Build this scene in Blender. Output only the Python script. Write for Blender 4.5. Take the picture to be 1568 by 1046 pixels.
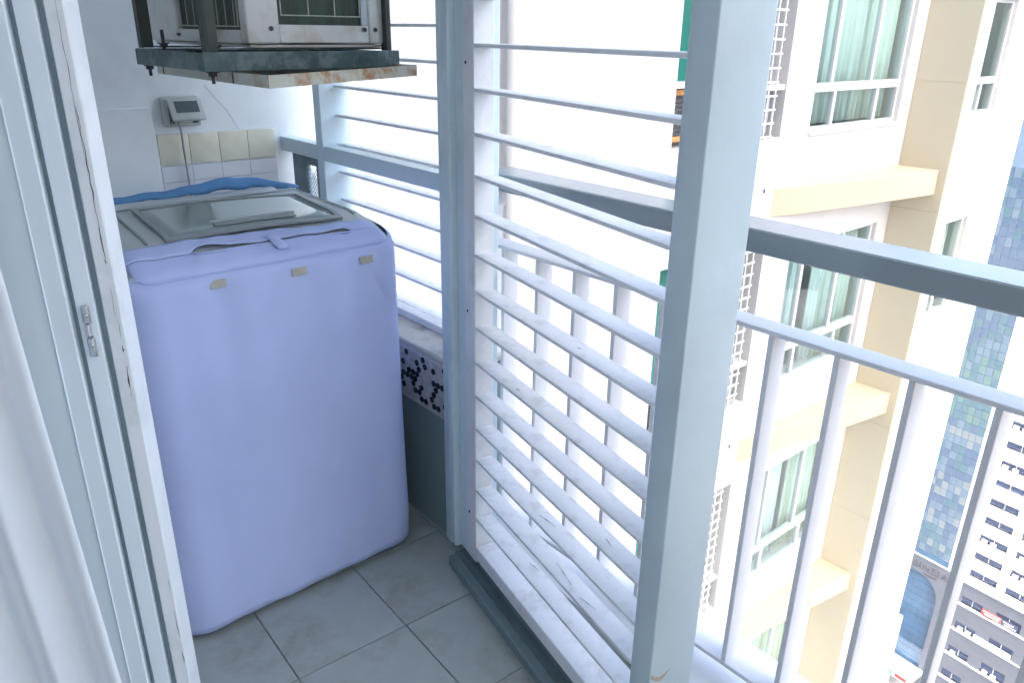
import bpy, bmesh, math, random
from mathutils import Vector, Matrix

random.seed(7)
R = math.radians
scene = bpy.context.scene
for o in list(bpy.data.objects):
    bpy.data.objects.remove(o)
COL = scene.collection

# ------------------------------------------------------------------ camera
PITCH, ROLL, EYE = R(21.97), R(0.83), 1.5
F = Vector((0, math.cos(PITCH), -math.sin(PITCH)))
X0 = Vector((1, 0, 0)); U0 = X0.cross(F)
RX = math.cos(ROLL) * X0 + math.sin(ROLL) * U0
UY = -math.sin(ROLL) * X0 + math.cos(ROLL) * U0
cam_d = bpy.data.cameras.new('camera'); cam = bpy.data.objects.new('camera', cam_d); COL.objects.link(cam)
cam_d.sensor_width = 36.0; cam_d.lens = 36.0 * 1183.1 / 1568.0
cam_d.clip_start = 0.02; cam_d.clip_end = 6000
m = Matrix((RX, UY, -F)).transposed().to_4x4(); m.translation = (0, 0, EYE)
cam.matrix_world = m
scene.camera = cam

# ------------------------------------------------------------------ sky, sun, exposure
SUN_AZ, SUN_EL = R(168), R(50)          # azimuth clockwise from +Y
w = bpy.data.worlds.new('World'); scene.world = w; w.use_nodes = True
nt = w.node_tree; nt.nodes.clear()
sky = nt.nodes.new('ShaderNodeTexSky'); sky.sky_type = 'NISHITA'; sky.sun_disc = False
sky.sun_elevation = SUN_EL; sky.sun_rotation = SUN_AZ
sky.air_density = 1.0; sky.dust_density = 6.5; sky.ozone_density = 0.4
bg = nt.nodes.new('ShaderNodeBackground'); bg.inputs[1].default_value = 0.15
wo = nt.nodes.new('ShaderNodeOutputWorld')
nt.links.new(sky.outputs[0], bg.inputs[0]); nt.links.new(bg.outputs[0], wo.inputs[0])
sl = bpy.data.lights.new('sun', 'SUN'); sl.energy = 0.7; sl.angle = R(22); sl.color = (1.0, 0.95, 0.87)
so = bpy.data.objects.new('sun', sl); COL.objects.link(so)
sd = Vector((math.sin(SUN_AZ) * math.cos(SUN_EL), math.cos(SUN_AZ) * math.cos(SUN_EL), math.sin(SUN_EL)))
so.rotation_euler = sd.to_track_quat('Z', 'Y').to_euler(); so.location = (0, -10, 30)
vs = scene.view_settings
vs.view_transform = 'Standard'; vs.look = 'None'; vs.exposure = 2.68; vs.gamma = 1.0; vs.use_curve_mapping = False
scene.render.engine = 'CYCLES'
scene.cycles.max_bounces = 8; scene.cycles.diffuse_bounces = 5; scene.cycles.glossy_bounces = 3; scene.cycles.transparent_max_bounces = 12

# ------------------------------------------------------------------ materials
def mat(name, col, rough=0.6, var=0.06, scale=6.0, bump=0.0, bscale=60.0, metal=0.0, dirt=None, dirt_amt=0.0,
        dirt_scale=5.0, spec=0.5, stretch=(1, 1, 1), detail=5.0, coat=0.0, dlo=0.5, dhi=0.72):
    mt = bpy.data.materials.new(name); mt.use_nodes = True
    n = mt.node_tree.nodes; L = mt.node_tree.links
    b = n['Principled BSDF']
    b.inputs['Roughness'].default_value = rough; b.inputs['Metallic'].default_value = metal
    b.inputs['Specular IOR Level'].default_value = spec
    b.inputs['Coat Weight'].default_value = coat
    tc = n.new('ShaderNodeTexCoord'); mp = n.new('ShaderNodeMapping'); mp.inputs['Scale'].default_value = stretch
    L.new(tc.outputs['Object'], mp.inputs[0])
    nz = n.new('ShaderNodeTexNoise'); nz.inputs['Scale'].default_value = scale; nz.inputs['Detail'].default_value = detail
    L.new(mp.outputs[0], nz.inputs['Vector'])
    rmp = n.new('ShaderNodeMapRange'); rmp.inputs[1].default_value = 0.3; rmp.inputs[2].default_value = 0.7
    rmp.inputs[3].default_value = 1 - var; rmp.inputs[4].default_value = 1 + var
    L.new(nz.outputs['Fac'], rmp.inputs[0])
    mul = n.new('ShaderNodeVectorMath'); mul.operation = 'SCALE'; mul.inputs[0].default_value = col[:3]
    L.new(rmp.outputs[0], mul.inputs['Scale'])
    out = mul.outputs[0]
    if dirt:
        n2 = n.new('ShaderNodeTexNoise'); n2.inputs['Scale'].default_value = dirt_scale; n2.inputs['Detail'].default_value = 8
        n2.inputs['Roughness'].default_value = 0.65
        L.new(mp.outputs[0], n2.inputs['Vector'])
        r2 = n.new('ShaderNodeMapRange'); r2.inputs[1].default_value = dlo; r2.inputs[2].default_value = dhi
        r2.inputs[3].default_value = 0; r2.inputs[4].default_value = dirt_amt
        L.new(n2.outputs['Fac'], r2.inputs[0])
        mx = n.new('ShaderNodeMix'); mx.data_type = 'RGBA'
        L.new(r2.outputs[0], mx.inputs['Factor']); L.new(out, mx.inputs['A']); mx.inputs['B'].default_value = (*dirt[:3], 1)
        out = mx.outputs['Result']
    L.new(out, b.inputs['Base Color'])
    if bump:
        n3 = n.new('ShaderNodeTexNoise'); n3.inputs['Scale'].default_value = bscale; n3.inputs['Detail'].default_value = 4
        L.new(mp.outputs[0], n3.inputs['Vector'])
        bp = n.new('ShaderNodeBump'); bp.inputs['Strength'].default_value = bump; bp.inputs['Distance'].default_value = 0.01
        L.new(n3.outputs['Fac'], bp.inputs['Height']); L.new(bp.outputs[0], b.inputs['Normal'])
    return mt

def glass(name, tint, refl=0.12, rough=0.03):
    mt = bpy.data.materials.new(name); mt.use_nodes = True
    n = mt.node_tree.nodes; L = mt.node_tree.links
    n.remove(n['Principled BSDF'])
    tr = n.new('ShaderNodeBsdfTransparent'); tr.inputs[0].default_value = (*tint, 1)
    gl = n.new('ShaderNodeBsdfGlossy'); gl.inputs['Roughness'].default_value = rough
    lw_ = n.new('ShaderNodeLayerWeight'); lw_.inputs[0].default_value = 0.5
    pw = n.new('ShaderNodeMath'); pw.operation = 'POWER'; pw.inputs[1].default_value = 4.0
    L.new(lw_.outputs['Facing'], pw.inputs[0])
    ad = n.new('ShaderNodeMath'); ad.operation = 'MULTIPLY_ADD'; ad.inputs[1].default_value = 0.6; ad.inputs[2].default_value = refl; ad.use_clamp = True
    L.new(pw.outputs[0], ad.inputs[0])
    mx = n.new('ShaderNodeMixShader'); L.new(ad.outputs[0], mx.inputs[0]); L.new(tr.outputs[0], mx.inputs[1]); L.new(gl.outputs[0], mx.inputs[2])
    L.new(mx.outputs[0], n['Material Output'].inputs[0])
    return mt

M_ = {}
M_['steel_paint'] = mat('blue grey gloss paint', (0.60, 0.74, 0.80), 0.32, 0.04, 4, 0.05, 90, dirt=(0.30, 0.32, 0.31), dirt_amt=0.35, dirt_scale=3.0)
M_['white_paint'] = mat('white gloss paint', (0.74, 0.77, 0.80), 0.34, 0.03, 5, 0.04, 70, dirt=(0.36, 0.37, 0.35), dirt_amt=0.35, dirt_scale=9)
M_['slat_paint'] = mat('slat paint with street dust', (0.78, 0.81, 0.84), 0.38, 0.05, 7, 0.03, 70, dirt=(0.33, 0.33, 0.30), dirt_amt=0.5, dirt_scale=14)
M_['post_paint'] = mat('post paint', (0.54, 0.66, 0.71), 0.30, 0.05, 3, 0.03, 80, dirt=(0.38, 0.42, 0.46), dirt_amt=0.3, dirt_scale=4)
M_['sill_paint'] = mat('sill paint worn', (0.15, 0.22, 0.24), 0.45, 0.12, 9, 0.08, 60, dirt=(0.10, 0.12, 0.11), dirt_amt=0.6, dirt_scale=8)
M_['rail_paint'] = mat('railing enamel', (0.66, 0.68, 0.71), 0.20, 0.03, 5, 0.02, 60)
M_['chip'] = mat('bare primer', (0.50, 0.44, 0.36), 0.8, 0.2, 30)
M_['tile'] = mat('floor tile glaze', (0.38, 0.43, 0.42), 0.38, 0.08, 7, 0.02, 40, dirt=(0.22, 0.20, 0.14), dirt_amt=0.75, dirt_scale=4.5)
M_['grout'] = mat('floor grout', (0.23, 0.225, 0.19), 0.9, 0.2, 30, 0.2, 200)
M_['wall'] = mat('painted plaster', (0.80, 0.86, 0.87), 0.75, 0.05, 3, 0.06, 120, dirt=(0.42, 0.45, 0.47), dirt_amt=0.3, dirt_scale=2.5)
M_['parapet'] = mat('parapet paint', (0.21, 0.29, 0.30), 0.6, 0.08, 4, 0.08, 60, dirt=(0.20, 0.26, 0.26), dirt_amt=0.5, dirt_scale=4)
M_['ledge'] = mat('grimy ledge', (0.50, 0.50, 0.48), 0.7, 0.10, 9, 0.08, 60, dirt=(0.12, 0.12, 0.11), dirt_amt=0.8, dirt_scale=10)
M_['room_wall'] = mat('white room paint', (0.78, 0.80, 0.82), 0.85, 0.05, 2)
M_['room_end'] = mat('pale end wall paint', (0.74, 0.75, 0.75), 0.7, 0.1, 2)
M_['ceil'] = mat('ceiling paint', (0.80, 0.82, 0.83), 0.85, 0.04, 3)
M_['yellow_tile'] = mat('cream wall tile', (0.66, 0.66, 0.53), 0.18, 0.05, 12, 0.02, 40, dirt=(0.72, 0.72, 0.62), dirt_amt=0.6, dirt_scale=22)
M_['white_tile'] = mat('white wall tile', (0.70, 0.73, 0.77), 0.2, 0.03, 9, 0.02, 40)
M_['hex_white'] = mat('mosaic pale', (0.42, 0.43, 0.47), 0.4, 0.18, 40)
M_['hex_bed'] = mat('pale mosaic grout', (0.50, 0.51, 0.53), 0.9, 0.1, 30)
M_['hex_dark'] = mat('mosaic navy', (0.02, 0.025, 0.04), 0.25, 0.3, 40)
M_['cover'] = mat('lavender cover fabric', (0.465, 0.555, 0.86), 0.8, 0.05, 3.0, 0.10, 900, spec=0.2)
M_['cover_in'] = mat('blue cover lining', (0.10, 0.26, 0.50), 0.6, 0.12, 8, 0.05, 300, spec=0.3)
M_['velcro'] = mat('beige hook tape', (0.42, 0.42, 0.38), 0.9, 0.08, 60, 0.2, 600)
M_['plastic'] = mat('grey machine plastic', (0.42, 0.48, 0.51), 0.35, 0.03, 4)
M_['plastic_dk'] = mat('dark machine trim', (0.27, 0.32, 0.34), 0.4, 0.05, 6)
M_['lid_glass'] = mat('smoked lid', (0.27, 0.35, 0.36), 0.12, 0.03, 3, coat=0.5)
M_['machine_white'] = mat('white machine shell', (0.6, 0.62, 0.64), 0.4, 0.02)
M_['ac_white'] = mat('yellowed enamel', (0.62, 0.64, 0.62), 0.45, 0.06, 6, 0.03, 60, dirt=(0.30, 0.22, 0.12), dirt_amt=0.5, dirt_scale=10)
M_['coil'] = mat('condenser fins', (0.025, 0.045, 0.035), 0.5, 0.4, 30, 0.3, 400, stretch=(1, 1, 0.1))
M_['wire'] = mat('guard wire', (0.42, 0.44, 0.38), 0.4, 0.1, 20)
M_['bracket'] = mat('dark green angle iron', (0.045, 0.085, 0.085), 0.45, 0.3, 14, 0.2, 50, dirt=(0.12, 0.17, 0.18), dirt_amt=0.9, dirt_scale=22, dlo=0.50, dhi=0.62)
M_['bolt'] = mat('weathered bolt', (0.06, 0.06, 0.07), 0.55, 0.2, 40, metal=0.6)
M_['rust_tray'] = mat('rusty tray', (0.55, 0.56, 0.48), 0.6, 0.06, 8, 0.15, 60, dirt=(0.36, 0.16, 0.03), dirt_amt=0.95, dirt_scale=16, dlo=0.46, dhi=0.62)
M_['old_tray'] = mat('stained tray enamel', (0.56, 0.57, 0.50), 0.6, 0.06, 8, 0.1, 60, dirt=(0.40, 0.22, 0.07), dirt_amt=0.9, dirt_scale=11, dlo=0.54, dhi=0.68)
M_['handrail'] = mat('handrail steel', (0.24, 0.29, 0.31), 0.14, 0.04, 4, 0.02, 40, spec=0.7)
M_['hanger'] = mat('blackened hanger iron', (0.035, 0.048, 0.043), 0.5, 0.25, 20, 0.1, 80)
M_['beige_ledge'] = mat('beige ledge paint', (0.49, 0.435, 0.33), 0.8, 0.04, 0.9, dirt=(0.42, 0.375, 0.29), dirt_amt=0.4, dirt_scale=2.0)
M_['socket'] = mat('grey socket plastic', (0.46, 0.50, 0.47), 0.4, 0.03, 9)
M_['socket_win'] = mat('tinted socket window', (0.10, 0.13, 0.14), 0.15, 0.05, 9)
M_['cable'] = mat('grey cable', (0.28, 0.31, 0.32), 0.5, 0.05)
M_['crack'] = mat('dark crack', (0.05, 0.05, 0.06), 0.9, 0.1)
M_['door_white'] = mat('door frame paint', (0.76, 0.81, 0.84), 0.42, 0.03, 4, 0.05, 90, dirt=(0.42, 0.46, 0.48), dirt_amt=0.35, dirt_scale=9)
M_['door_panel'] = mat('door leaf enamel', (0.78, 0.88, 0.94), 0.36, 0.02, 2)
M_['shadow_gap'] = mat('door groove', (0.21, 0.29, 0.34), 0.5, 0.1, 9)  # dark colour paints in the shade of the narrow door gaps
M_['chrome'] = mat('chromed latch', (0.6, 0.62, 0.64), 0.22, 0.04, 20, metal=0.9)
M_['curtain'] = mat('white cotton curtain', (0.74, 0.79, 0.83), 0.9, 0.03, 5, 0.10, 700, spec=0.1)
M_['facade'] = mat('white facade paint', (0.60, 0.605, 0.61), 0.8, 0.03, 0.7, dirt=(0.50, 0.50, 0.49), dirt_amt=0.5, dirt_scale=1.6, stretch=(1, 1, 0.12))
M_['beige'] = mat('beige facade paint', (0.56, 0.525, 0.415), 0.8, 0.04, 0.8, dirt=(0.52, 0.47, 0.37), dirt_amt=0.35, dirt_scale=1.3, stretch=(1, 1, 0.4))
M_['alu'] = mat('grey window frame', (0.55, 0.57, 0.60), 0.45, 0.04, 3)
M_['tint_glass'] = glass('green tinted pane', (0.88, 0.965, 0.955), 0.10)
M_['room_curtain'] = mat('mint curtain', (0.68, 0.72, 0.71), 0.9, 0.05, 6)
M_['room_curtain_b'] = mat('cream curtain', (0.70, 0.69, 0.62), 0.9, 0.05, 6)
M_['room_curtain_c'] = mat('pale grey curtain', (0.60, 0.66, 0.68), 0.9, 0.05, 6)
M_['room_dark'] = mat('room interior', (0.62, 0.72, 0.70), 0.9, 0.1, 2)
M_['green_glass'] = mat('deep green glazing', (0.02, 0.16, 0.13), 0.12, 0.1, 1.0)
M_['orange'] = mat('orange rusted frame', (0.55, 0.27, 0.10), 0.6, 0.15, 10)
M_['dark_gap'] = mat('dark opening', (0.07, 0.08, 0.09), 0.7, 0.1, 3)
M_['niche'] = mat('grey niche render', (0.40, 0.41, 0.42), 0.8, 0.06, 1.5)
M_['grid'] = mat('white grille bar', (0.66, 0.68, 0.69), 0.5, 0.03, 5)
M_['far_white'] = mat('far block white render', (0.74, 0.76, 0.80), 0.8, 0.03, 0.15, dirt=(0.55, 0.58, 0.62), dirt_amt=0.25, dirt_scale=0.3)
M_['far_stone'] = mat('far podium stone', (0.085, 0.098, 0.125), 0.8, 0.06, 0.5, dirt=(0.068, 0.08, 0.10), dirt_amt=0.4, dirt_scale=0.35, stretch=(1, 1, 3))
M_['far_window'] = mat('far window glass', (0.03, 0.05, 0.11), 0.12, 0.2, 0.4)
M_['far_ac'] = mat('far condenser box', (0.45, 0.47, 0.52), 0.6, 0.1, 1)
def pane_mat(name, c): return mat(name, c, 0.08, 0.15, 0.25, 0.05, 0.6, spec=0.8, coat=0.4)
PANES = [pane_mat('blue curtain wall glass', (0.055, 0.10, 0.165)), pane_mat('teal curtain wall glass', (0.055, 0.12, 0.155)),
         pane_mat('pale reflection curtain wall glass', (0.09, 0.145, 0.20)), pane_mat('green curtain wall glass', (0.08, 0.155, 0.155)),
         pane_mat('reflection toned curtain wall glass', (0.14, 0.18, 0.205)), pane_mat('violet curtain wall glass', (0.09, 0.09, 0.28))]  # differing pane tones paint in reflected clouds and buildings
M_['mullion'] = mat('curtain wall mullion', (0.10, 0.16, 0.24), 0.4, 0.1, 1)
M_['arch_glass'] = mat('arch glazing', (0.03, 0.085, 0.16), 0.1, 0.25, 0.3, 0.05, 0.5, spec=0.8)
M_['letters'] = mat('grey letters', (0.06, 0.058, 0.07), 0.5, 0.1, 1)
M_['red_sign'] = mat('red sign vinyl', (0.30, 0.05, 0.04), 0.5, 0.1, 1)
M_['navy_sign'] = mat('navy sign vinyl', (0.04, 0.05, 0.11), 0.5, 0.1, 1)
M_['white_sign'] = mat('white sign vinyl', (0.72, 0.74, 0.78), 0.5, 0.05, 1)
M_['teal_sign'] = mat('teal sign vinyl', (0.03, 0.22, 0.22), 0.5, 0.1, 1)
M_['asphalt'] = mat('asphalt', (0.05, 0.052, 0.058), 0.85, 0.2, 0.6)
M_['pave'] = mat('pavement slabs', (0.28, 0.28, 0.28), 0.85, 0.1, 0.8)
M_['line'] = mat('road paint', (0.75, 0.75, 0.72), 0.7, 0.1, 1)
M_['city'] = mat('city ground', (0.16, 0.16, 0.165), 0.9, 0.2, 0.05)
M_['car_blue'] = mat('blue car paint', (0.03, 0.06, 0.25), 0.25, 0.02, coat=0.6)
M_['car_silver'] = mat('silver car paint', (0.45, 0.47, 0.5), 0.25, 0.02, coat=0.6)
M_['car_red'] = mat('red car paint', (0.4, 0.03, 0.03), 0.25, 0.02, coat=0.6)
M_['rubber'] = mat('tyre rubber', (0.02, 0.02, 0.02), 0.8, 0.1)

# ------------------------------------------------------------------ helpers
WM = {}
class Fr:
    """local x = outward (right of the run), local y = along azimuth, local z = up"""
    def __init__(s, x, y, az, z=0.0):
        a = R(az); s.a = Vector((math.sin(a), math.cos(a), 0)); s.n = Vector((math.cos(a), -math.sin(a), 0))
        s.o = Vector((x, y, z))
        m = Matrix((s.n, s.a, Vector((0, 0, 1)))).transposed().to_4x4(); m.translation = s.o
        s.m = m
    def w(s, o, a, z): return s.m @ Vector((o, a, z))

def link(name, me, parent=None, Mx=None, mt=None):
    Mx = Mx or Matrix()
    o = bpy.data.objects.new(name, me); COL.objects.link(o)
    if mt and me is not None and not me.materials: me.materials.append(mt)
    if parent:
        o.parent = parent; o.matrix_parent_inverse = WM[parent.name].inverted()
    o.matrix_basis = Mx; WM[o.name] = Mx.copy()
    return o

def tag(o, label=None, cat=None, group=None, kind=None):
    if label: o['label'] = label
    if cat: o['category'] = cat
    if group: o['group'] = group
    if kind: o['kind'] = kind
    return o

def thing(name, loc, label, cat, group=None):
    o = bpy.data.objects.new(name, None); COL.objects.link(o); o.empty_display_size = 0.1
    o.location = loc; WM[o.name] = Matrix.Translation(loc)
    return tag(o, label, cat, group)

class MB:
    def __init__(s): s.v = []; s.f = []
    def box(s, x0, x1, y0, y1, z0, z1, mx=None):
        b = len(s.v)
        for p in ((x0, y0, z0), (x1, y0, z0), (x1, y1, z0), (x0, y1, z0), (x0, y0, z1), (x1, y0, z1), (x1, y1, z1), (x0, y1, z1)):
            s.v.append(tuple(mx @ Vector(p)) if mx else p)
        s.f += [tuple(b + i for i in q) for q in ((0, 3, 2, 1), (4, 5, 6, 7), (0, 1, 5, 4), (1, 2, 6, 5), (2, 3, 7, 6), (3, 0, 4, 7))]
        return s
    def prism(s, poly, z0, z1):
        """poly: list of (x,y) counter-clockwise seen from +z"""
        b = len(s.v); n = len(poly)
        s.v += [(x, y, z0) for x, y in poly] + [(x, y, z1) for x, y in poly]
        s.f.append(tuple(b + i for i in range(n))[::-1]); s.f.append(tuple(b + n + i for i in range(n)))
        for i in range(n):
            j = (i + 1) % n; s.f.append((b + i, b + j, b + n + j, b + n + i))
        return s
    def tube(s, pts, r, seg=8, cap=True):
        pts = [Vector(p) for p in pts]; b = len(s.v); n = len(pts)
        up = Vector((0.31, 0.17, 0.93))
        for i, p in enumerate(pts):
            t = (pts[min(i + 1, n - 1)] - pts[max(i - 1, 0)]).normalized()
            x = t.cross(up).normalized(); y = t.cross(x)
            rr = r[i] if isinstance(r, (list, tuple)) else r
            for k in range(seg):
                a = 2 * math.pi * k / seg
                s.v.append(tuple(p + rr * (math.cos(a) * x + math.sin(a) * y)))
        for i in range(n - 1):
            for k in range(seg):
                k2 = (k + 1) % seg
                s.f.append((b + i * seg + k, b + i * seg + k2, b + (i + 1) * seg + k2, b + (i + 1) * seg + k))
        if cap:
            s.f.append(tuple(b + k for k in range(seg))[::-1]); s.f.append(tuple(b + (n - 1) * seg + k for k in range(seg)))
        return s
    def grid(s, fn, nu, nv):
        b = len(s.v)
        for j in range(nv + 1):
            for i in range(nu + 1): s.v.append(tuple(fn(i / nu, j / nv)))
        for j in range(nv):
            for i in range(nu):
                k = b + j * (nu + 1) + i; s.f.append((k, k + 1, k + nu + 2, k + nu + 1))
        return s
    def mesh(s, name, mt, bevel=0.0, smooth=False, seg=1, base=None, solid=0.0):
        base = base if base is not None else Vector((0, 0, 0))
        me = bpy.data.meshes.new(name)
        me.from_pydata([tuple(Vector(p) - base) for p in s.v], [], s.f)
        bm = bmesh.new(); bm.from_mesh(me)
        bmesh.ops.recalc_face_normals(bm, faces=bm.faces)
        if bevel:
            ed = [e for e in bm.edges if len(e.link_faces) == 2 and e.calc_face_angle(0) > R(35)]
            bmesh.ops.bevel(bm, geom=ed, offset=bevel, segments=seg, affect='EDGES', clamp_overlap=True, profile=0.6)
        if solid:
            bmesh.ops.solidify(bm, geom=bm.faces[:], thickness=solid)
            bmesh.ops.recalc_face_normals(bm, faces=bm.faces)
        bm.to_mesh(me); bm.free()
        if smooth:
            for p in me.polygons: p.use_smooth = True
        me.materials.append(mt)
        return me
    def build(s, name, mt, parent=None, fr=None, bevel=0.0, smooth=False, seg=1, solid=0.0):
        mx = fr.m if isinstance(fr, Fr) else (fr or Matrix())
        xs = [p[0] for p in s.v]; ys = [p[1] for p in s.v]; zs = [p[2] for p in s.v]
        base = Vector(((min(xs) + max(xs)) / 2, (min(ys) + max(ys)) / 2, min(zs)))
        me = s.mesh(name, mt, bevel, smooth, seg, base, solid)
        return link(name, me, parent, mx @ Matrix.Translation(base))

def B(*a): return MB().box(*a)

def holed(y0, y1, z0, z1, holes, depth, x=0.0, sign=1):
    """facade sheet in the local y-z plane at x, real openings with reveals going to x - sign*depth"""
    mb = MB()
    ys = sorted({y0, y1, *[h[0] for h in holes], *[h[1] for h in holes]}); zs = sorted({z0, z1, *[h[2] for h in holes], *[h[3] for h in holes]})
    inh = lambda y, z: any(h[0] < y < h[1] and h[2] < z < h[3] for h in holes)
    for i in range(len(ys) - 1):
        for j in range(len(zs) - 1):
            a, b, c, d = ys[i], ys[i + 1], zs[j], zs[j + 1]
            if not inh((a + b) / 2, (c + d) / 2):
                k = len(mb.v); mb.v += [(x, a, c), (x, b, c), (x, b, d), (x, a, d)]; mb.f.append((k, k + 1, k + 2, k + 3))
    xb = x - sign * depth
    for a, b, c, d in holes:
        for p, q in (((a, c), (b, c)), ((b, c), (b, d)), ((b, d), (a, d)), ((a, d), (a, c))):
            k = len(mb.v); mb.v += [(x, *p), (x, *q), (xb, *q), (xb, *p)]; mb.f.append((k, k + 1, k + 2, k + 3))
    return mb

# frames measured on the place (metres, camera foot at the origin)
G = Fr(-0.22905, 2.10328, -41.0)        # parapet, far louvre, railing
N = Fr(-0.182, 1.912, -28.96)           # near louvre screen
MF = Fr(-0.791, 1.592, 48.9)            # washing machine front (local -x goes back)
BW = Fr(-0.903, 2.971, 51.0)            # back wall
K = Fr(-0.683, 1.800, 46.0)             # hanging bracket
D = Fr(-0.545, 1.069, 80.0)             # door frame
FA = Fr(3.228, 8.5296, 50.0)            # tower across the gap
T = Fr(70.6, 97.0, -36.0)               # far block
GROUND = -101.0

# ================================================================== SETTING
ground = tag(B(-330, 330, -330, 330, GROUND - 1, GROUND).build('ground', M_['city']), kind='structure')
# --- floor: slab, grout and single tiles
fp = [G.w(0.20, 1.3, 0), G.w(0.20, -5.5, 0), G.w(-3.2, -5.5, 0), G.w(-3.2, 1.3, 0)]
floor = tag(MB().prism([(p.x, p.y) for p in fp], -0.16, -0.004).build('floor', M_['grout']), kind='structure')
TF = Fr(-0.276, 1.651, -38.5)
TS = 0.307
tile_me = B(-TS / 2 + .0015, TS / 2 - .0015, -TS / 2 + .0015, TS / 2 - .0015, -0.010, 0.0).mesh('tile', M_['tile'], 0.0012)
for i in range(-4, 4):
    for j in range(-4, 4):
        c = TF.w((i + .5) * TS, (j + .5) * TS, 0)
        g = G.m.inverted() @ c
        if g.x > 0.22 or c.x < -1.75 or c.y < 0.75: continue
        mx = TF.m @ Matrix.Translation(((i + .5) * TS, (j + .5) * TS, random.uniform(-.0006, .0006))) @ Matrix.Rotation(random.choice((0, 1, 2, 3)) * math.pi / 2, 4, 'Z')
        link('tile', tile_me, floor, mx)
CEIL = 2.72
cp = [G.w(0.24, 1.6, 0), G.w(0.24, -5.5, 0), G.w(-3.2, -5.5, 0), G.w(-3.2, 1.6, 0)]
mb = MB().prism([(p.x, p.y) for p in cp], CEIL, CEIL + 0.22)
tag(mb.build('ceiling', M_['ceil']), kind='structure')
ob = thing('unseen_home_tower', G.w(-4, -2, CEIL + 0.22), 'unseen upper storeys, added above the ceiling to block sky light from the facade', 'building')
B(-11, 0.20, -28, 10, CEIL + 0.225, CEIL + 42).build('sky_blocker', M_['facade'], ob, G)  # unseen mass, added to hold sky light off the facade across the gap

# --- back wall with its strip of cream tiles
bw = thing('back_wall', BW.w(0, -0.6, 0), 'white plastered end wall behind the washing machine', 'wall')
B(-0.20, 0.0, -1.5, 0.35, -0.05, CEIL).build('plaster', M_['wall'], bw, BW)
B(0.0, 0.022, -1.5, -0.425, 0, 1.245).build('boxed_casing', M_['wall'], bw, BW, 0.003)
t_me = B(0, 0.007, -0.0517, 0.0517, -0.0515, 0.0515).mesh('tile', M_['yellow_tile'], 0.002, True, 2)
for k in range(4):
    link('tile', t_me, bw, BW.m @ Matrix.Translation((0.001, -0.366 + 0.1045 * k, 1.0975)))
w_me = B(0, 0.005, -0.0519, 0.0519, -0.027, 0.027).mesh('border_tile', M_['white_tile'], 0.0015)
for k in range(4):
    link('border_tile', w_me, bw, BW.m @ Matrix.Translation((0.001, -0.366 + 0.1045 * k, 1.0145)))
w2_me = B(0, 0.005, -0.0519, 0.0519, -0.0515, 0.0515).mesh('wall_tile', M_['white_tile'], 0.0015)
for k in range(4):
    for j in range(2):
        link('wall_tile', w2_me, bw, BW.m @ Matrix.Translation((0.001, -0.366 + 0.1045 * k, 0.934 - 0.104 * j)))
MB().tube([(0.001, -0.235, 1.31), (0.0015, -0.20, 1.262), (0.001, -0.168, 1.225), (0.0015, -0.13, 1.152)], 0.0007, 5).build('hairline_crack', M_['socket'], bw, BW)
MB().box(0.0, 0.004, -0.43, 0.0, 1.149, 1.1525).build('tile_trim', M_['white_tile'], bw, BW)
# --- side wall hidden left, wall beyond the curtain
lw = tag(B(-0.15, 0, -4.2, 2.2, -0.05, CEIL).build('side_wall', M_['room_wall'], None, Fr(*G.w(-1.95, 0, 0)[:2], -41)), 'pale side wall of the balcony running behind the curtain', 'wall')

# --- parapet with mosaic band and ledge
pa = thing('parapet_wall', G.w(0.1, 0.5, 0), 'low blue grey parapet wall with dark hexagon mosaic band beside the machine', 'wall')
B(0.0, 0.20, -0.14, 1.20, -0.05, 0.592).build('plaster', M_['parapet'], pa, G)
B(-0.008, 0.21, -0.14, 1.20, 0.594, 0.612).build('ledge', M_['ledge'], pa, G, 0.004)
B(-0.006, -0.0005, -0.14, 1.20, 0.412, 0.419).build('trim_strip', M_['hex_white'], pa, G)
B(-0.0032, -0.0003, -0.14, 1.20, 0.4195, 0.592).build('mosaic_bed', M_['hex_bed'], pa, G)
hw, hd = MB(), MB()
rr = 0.0125
rnd = random.Random(3)
for j in range(8):
    for i in range(62):
        y = -0.13 + i * rr * 1.76 + (j % 2) * rr * 0.88
        z = 0.434 + j * rr * 1.55
        if z > 0.585: continue
        hx = [(math.cos(R(60 * k + 30)) * rr * .86, math.sin(R(60 * k + 30)) * rr * .86) for k in range(6)]
        dark = rnd.random() < 0.36
        mb = hd if dark else hw
        b = len(mb.v)
        mb.v += [(-0.0052, y + a, z + c) for a, c in hx] + [(0.001, y + a, z + c) for a, c in hx]
        mb.f.append(tuple(b + k for k in range(6)))
        for k in range(6): mb.f.append((b + k, b + (k + 1) % 6, b + 6 + (k + 1) % 6, b + 6 + k))
tag(hw.build('pale_mosaic', M_['hex_white'], pa, G), kind='stuff')
tag(hd.build('dark_mosaic', M_['hex_dark'], pa, G), kind='stuff')
# --- kerb that carries the railing
tag(B(0.03, 0.27, -4.5, -0.14, -0.05, 0.062).build('balcony_kerb', M_['white_tile'], None, G, 0.004), 'white kerb under the balcony railing', 'kerb')

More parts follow.
